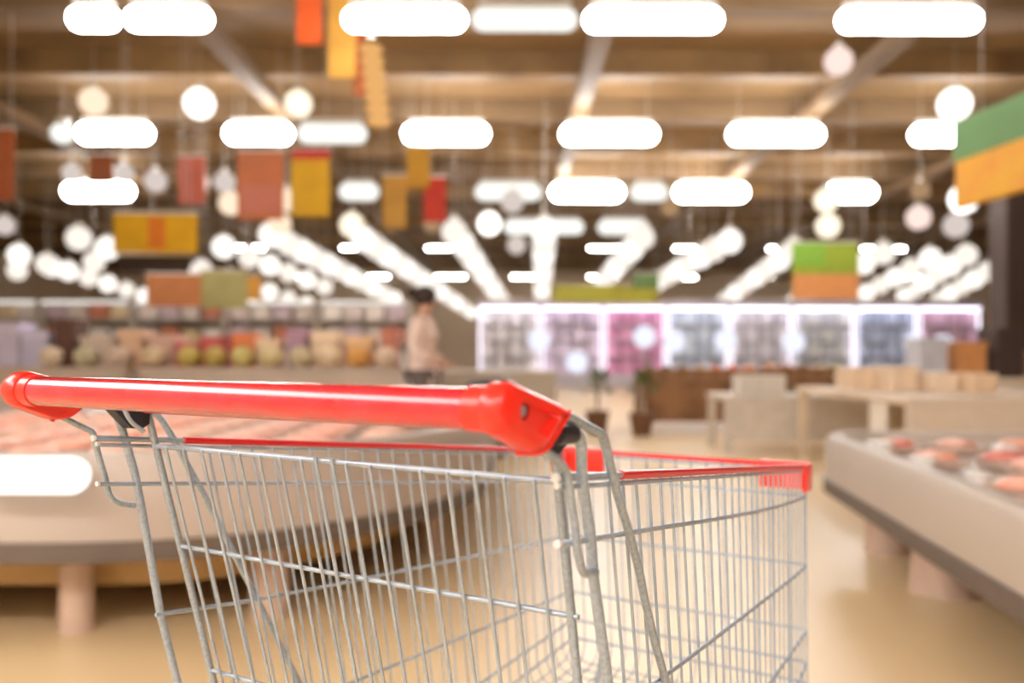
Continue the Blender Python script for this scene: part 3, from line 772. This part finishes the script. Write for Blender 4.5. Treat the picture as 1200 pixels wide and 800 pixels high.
# bright spotlights of the cabinets
for i, (px, py) in enumerate(((755, 394), (850, 398), (930, 400), (1072, 402), (1104, 404), (676, 424), (632, 398), (790, 400))):
    z = 28.6; c = spot(px, py, z)
    t = thing('cabinet_lamp', 'round cold white lamp standing before the far cabinets, %s from the left' % ORD[[2, 4, 5, 6, 7, 1, 0, 3][i]], 'lamp', (c.x, z, 0), 0, 'cold lamps before the far cabinets')
    obj('globe', sphere(.36, (0, 0, c.z)), glow('cold globe', (236, 238, 255), .95), t, True)
    obj('post', tube([(0, 0, 0), (0, 0, c.z - .36)], .03, 8), housing_m, t)
    obj('base', lathe([(.22, 0), (.22, .03), (.05, .06)], 16), housing_m, t)

# shelves at the far left
shelf_m = mat('grey shelving', (200, 190, 180), .6)
for i in range(6):
    x0 = -15.2 + i * 2.15; z = 20.5
    t = thing('shelf_unit', 'grey shop shelf unit at the left end of the hall, %s from the left' % ORD[i], 'shelf', (x0 + 1, z, 0), 0, 'shelf units at the left end of the hall')
    obj('back_panel', box(-1.03, 1.03, .5, .54, 0, 2.3), shelf_m, t)
    obj('base', box(-1.03, 1.03, 0, .54, 0, .2), shelf_m, t)
    for s in (-1, 1): obj('side_panel', box(s * 1.03 - .02, s * 1.03 + .02, 0, .54, 0, 2.3), shelf_m, t)
    for k, zz in enumerate((.75, 1.3, 1.85)):
        obj('shelf', box(-1.005, 1.005, .0, .499, zz, zz + .03), shelf_m, t)
    obj('light_strip', box(-.98, .98, -.04, .02, 2.24, 2.3), glow('shelf strip light', (252, 246, 238), 1.0), t)
    pal = [(206, 196, 188), (214, 200, 196), (190, 120, 96), (222, 212, 204), (216, 196, 160), (196, 178, 186), (228, 222, 216)]
    nmz = ['pale grey', 'pinkish grey', 'terracotta', 'off white', 'straw', 'mauve grey', 'white']
    for k, zz in enumerate((.2, .78, 1.33, 1.88)):
        for q in range(4):
            j = (q * 2 + k * 3 + i * 5) % 7
            b = obj('packet', box(-.2, .2, -.15, .15, 0, (.34, .3, .38)[j % 3], bev=.03), mat('packet %d' % j, pal[j], .6, scale=4), None, False, (x0 + 1 - .75 + q * .5, z + .22, zz + .0005))
            tag(b, '%s packet, %s shelf of the %s grey unit, %s from its left' % (nmz[j], ['lowest', 'second', 'third', 'top'][k], ORD[i], ORD[q]), 'packet', 'packets on the grey shelf units')
# dark column at the right edge
t = thing('column', 'dark brown square column at the right edge of the hall', 'column', (9.55, 16.5, 0))
obj('shaft', box(-.5, .5, -.3, .3, .12, CEIL - .63, bev=.02), mat('dark brown cladding', (74, 58, 50), .6, scale=2), t)
obj('plinth', box(-.56, .56, -.36, .36, 0, .12, bev=.01), mat('dark brown cladding', (74, 58, 50), .6), t)

# ------------------------------------------------------------------ the shopper beyond the handle
def skin(name, verts, edges, radii, m, parent, root=0):
    me = bpy.data.meshes.new(name); me.from_pydata([Vector(v) for v in verts], edges, [])
    o = bpy.data.objects.new(name, me); COL.objects.link(o); o.parent = parent
    md = o.modifiers.new('skin', 'SKIN'); md.use_smooth_shade = True
    for i, r in enumerate(radii): me.skin_vertices[0].data[i].radius = r if isinstance(r, tuple) else (r, r)
    me.skin_vertices[0].data[root].use_root = True
    sb = o.modifiers.new('sub', 'SUBSURF'); sb.levels = 2; sb.render_levels = 2
    me.materials.append(m)
    return o
skin_m = mat('skin', (214, 164, 136), .5)
person = thing('person', 'person in a pale pink long top with dark hair, standing beyond the handle', 'person', (-.86, 8.62, 0), math.radians(80))
# faces local -y
bv = [(0, 0, .92), (0, .01, 1.08), (0, .015, 1.22), (0, .01, 1.33), (0, 0, 1.42), (0, -.01, 1.48), (0, -.025, 1.56), (0, -.03, 1.62),
      (.09, 0, .86), (.10, -.02, .48), (.10, .02, .09), (.10, -.12, .04), (-.09, 0, .86), (-.10, .04, .48), (-.10, .09, .09), (-.10, -.05, .04),
      (.17, .01, 1.36), (.23, .03, 1.08), (.22, -.16, .98), (-.17, .01, 1.36), (-.23, .03, 1.08), (-.22, -.16, .98)]
be = [(0, 1), (1, 2), (2, 3), (3, 4), (4, 5), (5, 6), (6, 7), (0, 8), (8, 9), (9, 10), (10, 11), (0, 12), (12, 13), (13, 14), (14, 15), (3, 16), (16, 17), (17, 18), (3, 19), (19, 20), (20, 21)]
br = [(.15, .11), (.13, .10), (.14, .10), (.14, .095), (.06, .06), (.05, .05), (.075, .09), (.07, .085), .085, .058, .04, .032, .085, .058, .04, .032, .052, .042, .03, .052, .042, .03]
body = skin('body', bv, be, br, skin_m, person)
hv = []; 
for s in (-1, 1):
    b0 = Vector((s * .22, -.16, .98))
    V = [b0, b0 + Vector((0, -.07, -.02))]; E = [(0, 1)]; Rr = [.026, .03]
    for k in range(4):
        f0 = b0 + Vector((s * (-.027 + .018 * k), -.10, -.03)); ln = (.045, .052, .049, .038)[k]
        V += [f0, f0 + Vector((0, -ln * .5, -.012)), f0 + Vector((0, -ln * .8, -.035))]
        n0 = len(V) - 3; E += [(1, n0), (n0, n0 + 1), (n0 + 1, n0 + 2)]; Rr += [.009, .0085, .0075]
    V += [b0 + Vector((-s * .035, -.05, -.02)), b0 + Vector((-s * .045, -.085, -.035))]; n0 = len(V) - 2; E += [(0, n0), (n0, n0 + 1)]; Rr += [.011, .009]
    skin('hand', V, E, Rr, skin_m, person)
top_m = mat('pale pink cloth', (244, 218, 204), .8, scale=5, noise=.06)
tv = [(0, 0, .66), (0, .005, .9), (0, .01, 1.08), (0, .015, 1.22), (0, .01, 1.35), (0, 0, 1.42), (.17, .01, 1.37), (.235, .03, 1.08), (.225, -.12, .995), (-.17, .01, 1.37), (-.235, .03, 1.08), (-.225, -.12, .995)]
te = [(0, 1), (1, 2), (2, 3), (3, 4), (4, 5), (4, 6), (6, 7), (7, 8), (4, 9), (9, 10), (10, 11)]
skin('long_top', tv, te, [(.22, .19), (.185, .15), (.16, .13), (.165, .125), (.155, .115), (.07, .07), .068, .058, .05, .068, .058, .05], top_m, person, 2)
skin('trousers', [(0, 0, .88), (.095, 0, .82), (.10, -.02, .48), (.10, .02, .10), (-.095, 0, .82), (-.10, .04, .48), (-.10, .09, .10)],
     [(0, 1), (1, 2), (2, 3), (0, 4), (4, 5), (5, 6)], [(.15, .13), .105, .075, .062, .105, .075, .062], mat('grey trousers', (120, 108, 104), .8), person)
obj('hair', sphere(.105, (0, -.012, 1.625), 20, 14, (.95, 1.12, 1.05)), mat('dark hair', (52, 34, 26), .6, scale=40), person, True)
obj('hair_bun', sphere(.055, (0, .12, 1.66), 14, 10), mat('dark hair', (52, 34, 26), .6), person, True)
for s in (-1, 1):
    obj('eye', sphere(.012, (s * .032, -.118, 1.585), 10, 8), mat('eye', (240, 236, 230), .3), person, True)
    obj('shoe', capsule(.27, .045, 'y', 12, (s * .10, -.06 if s > 0 else .01, .046)), mat('white shoe', (226, 220, 214), .6), person, True)
obj('nose', sphere(.016, (0, -.128, 1.555), 10, 8, (.8, 1.1, 1.3)), skin_m, person, True)
obj('mouth', sphere(.022, (0, -.112, 1.515), 10, 8, (1.1, .4, .35)), mat('lips', (190, 104, 96), .5), person, True)
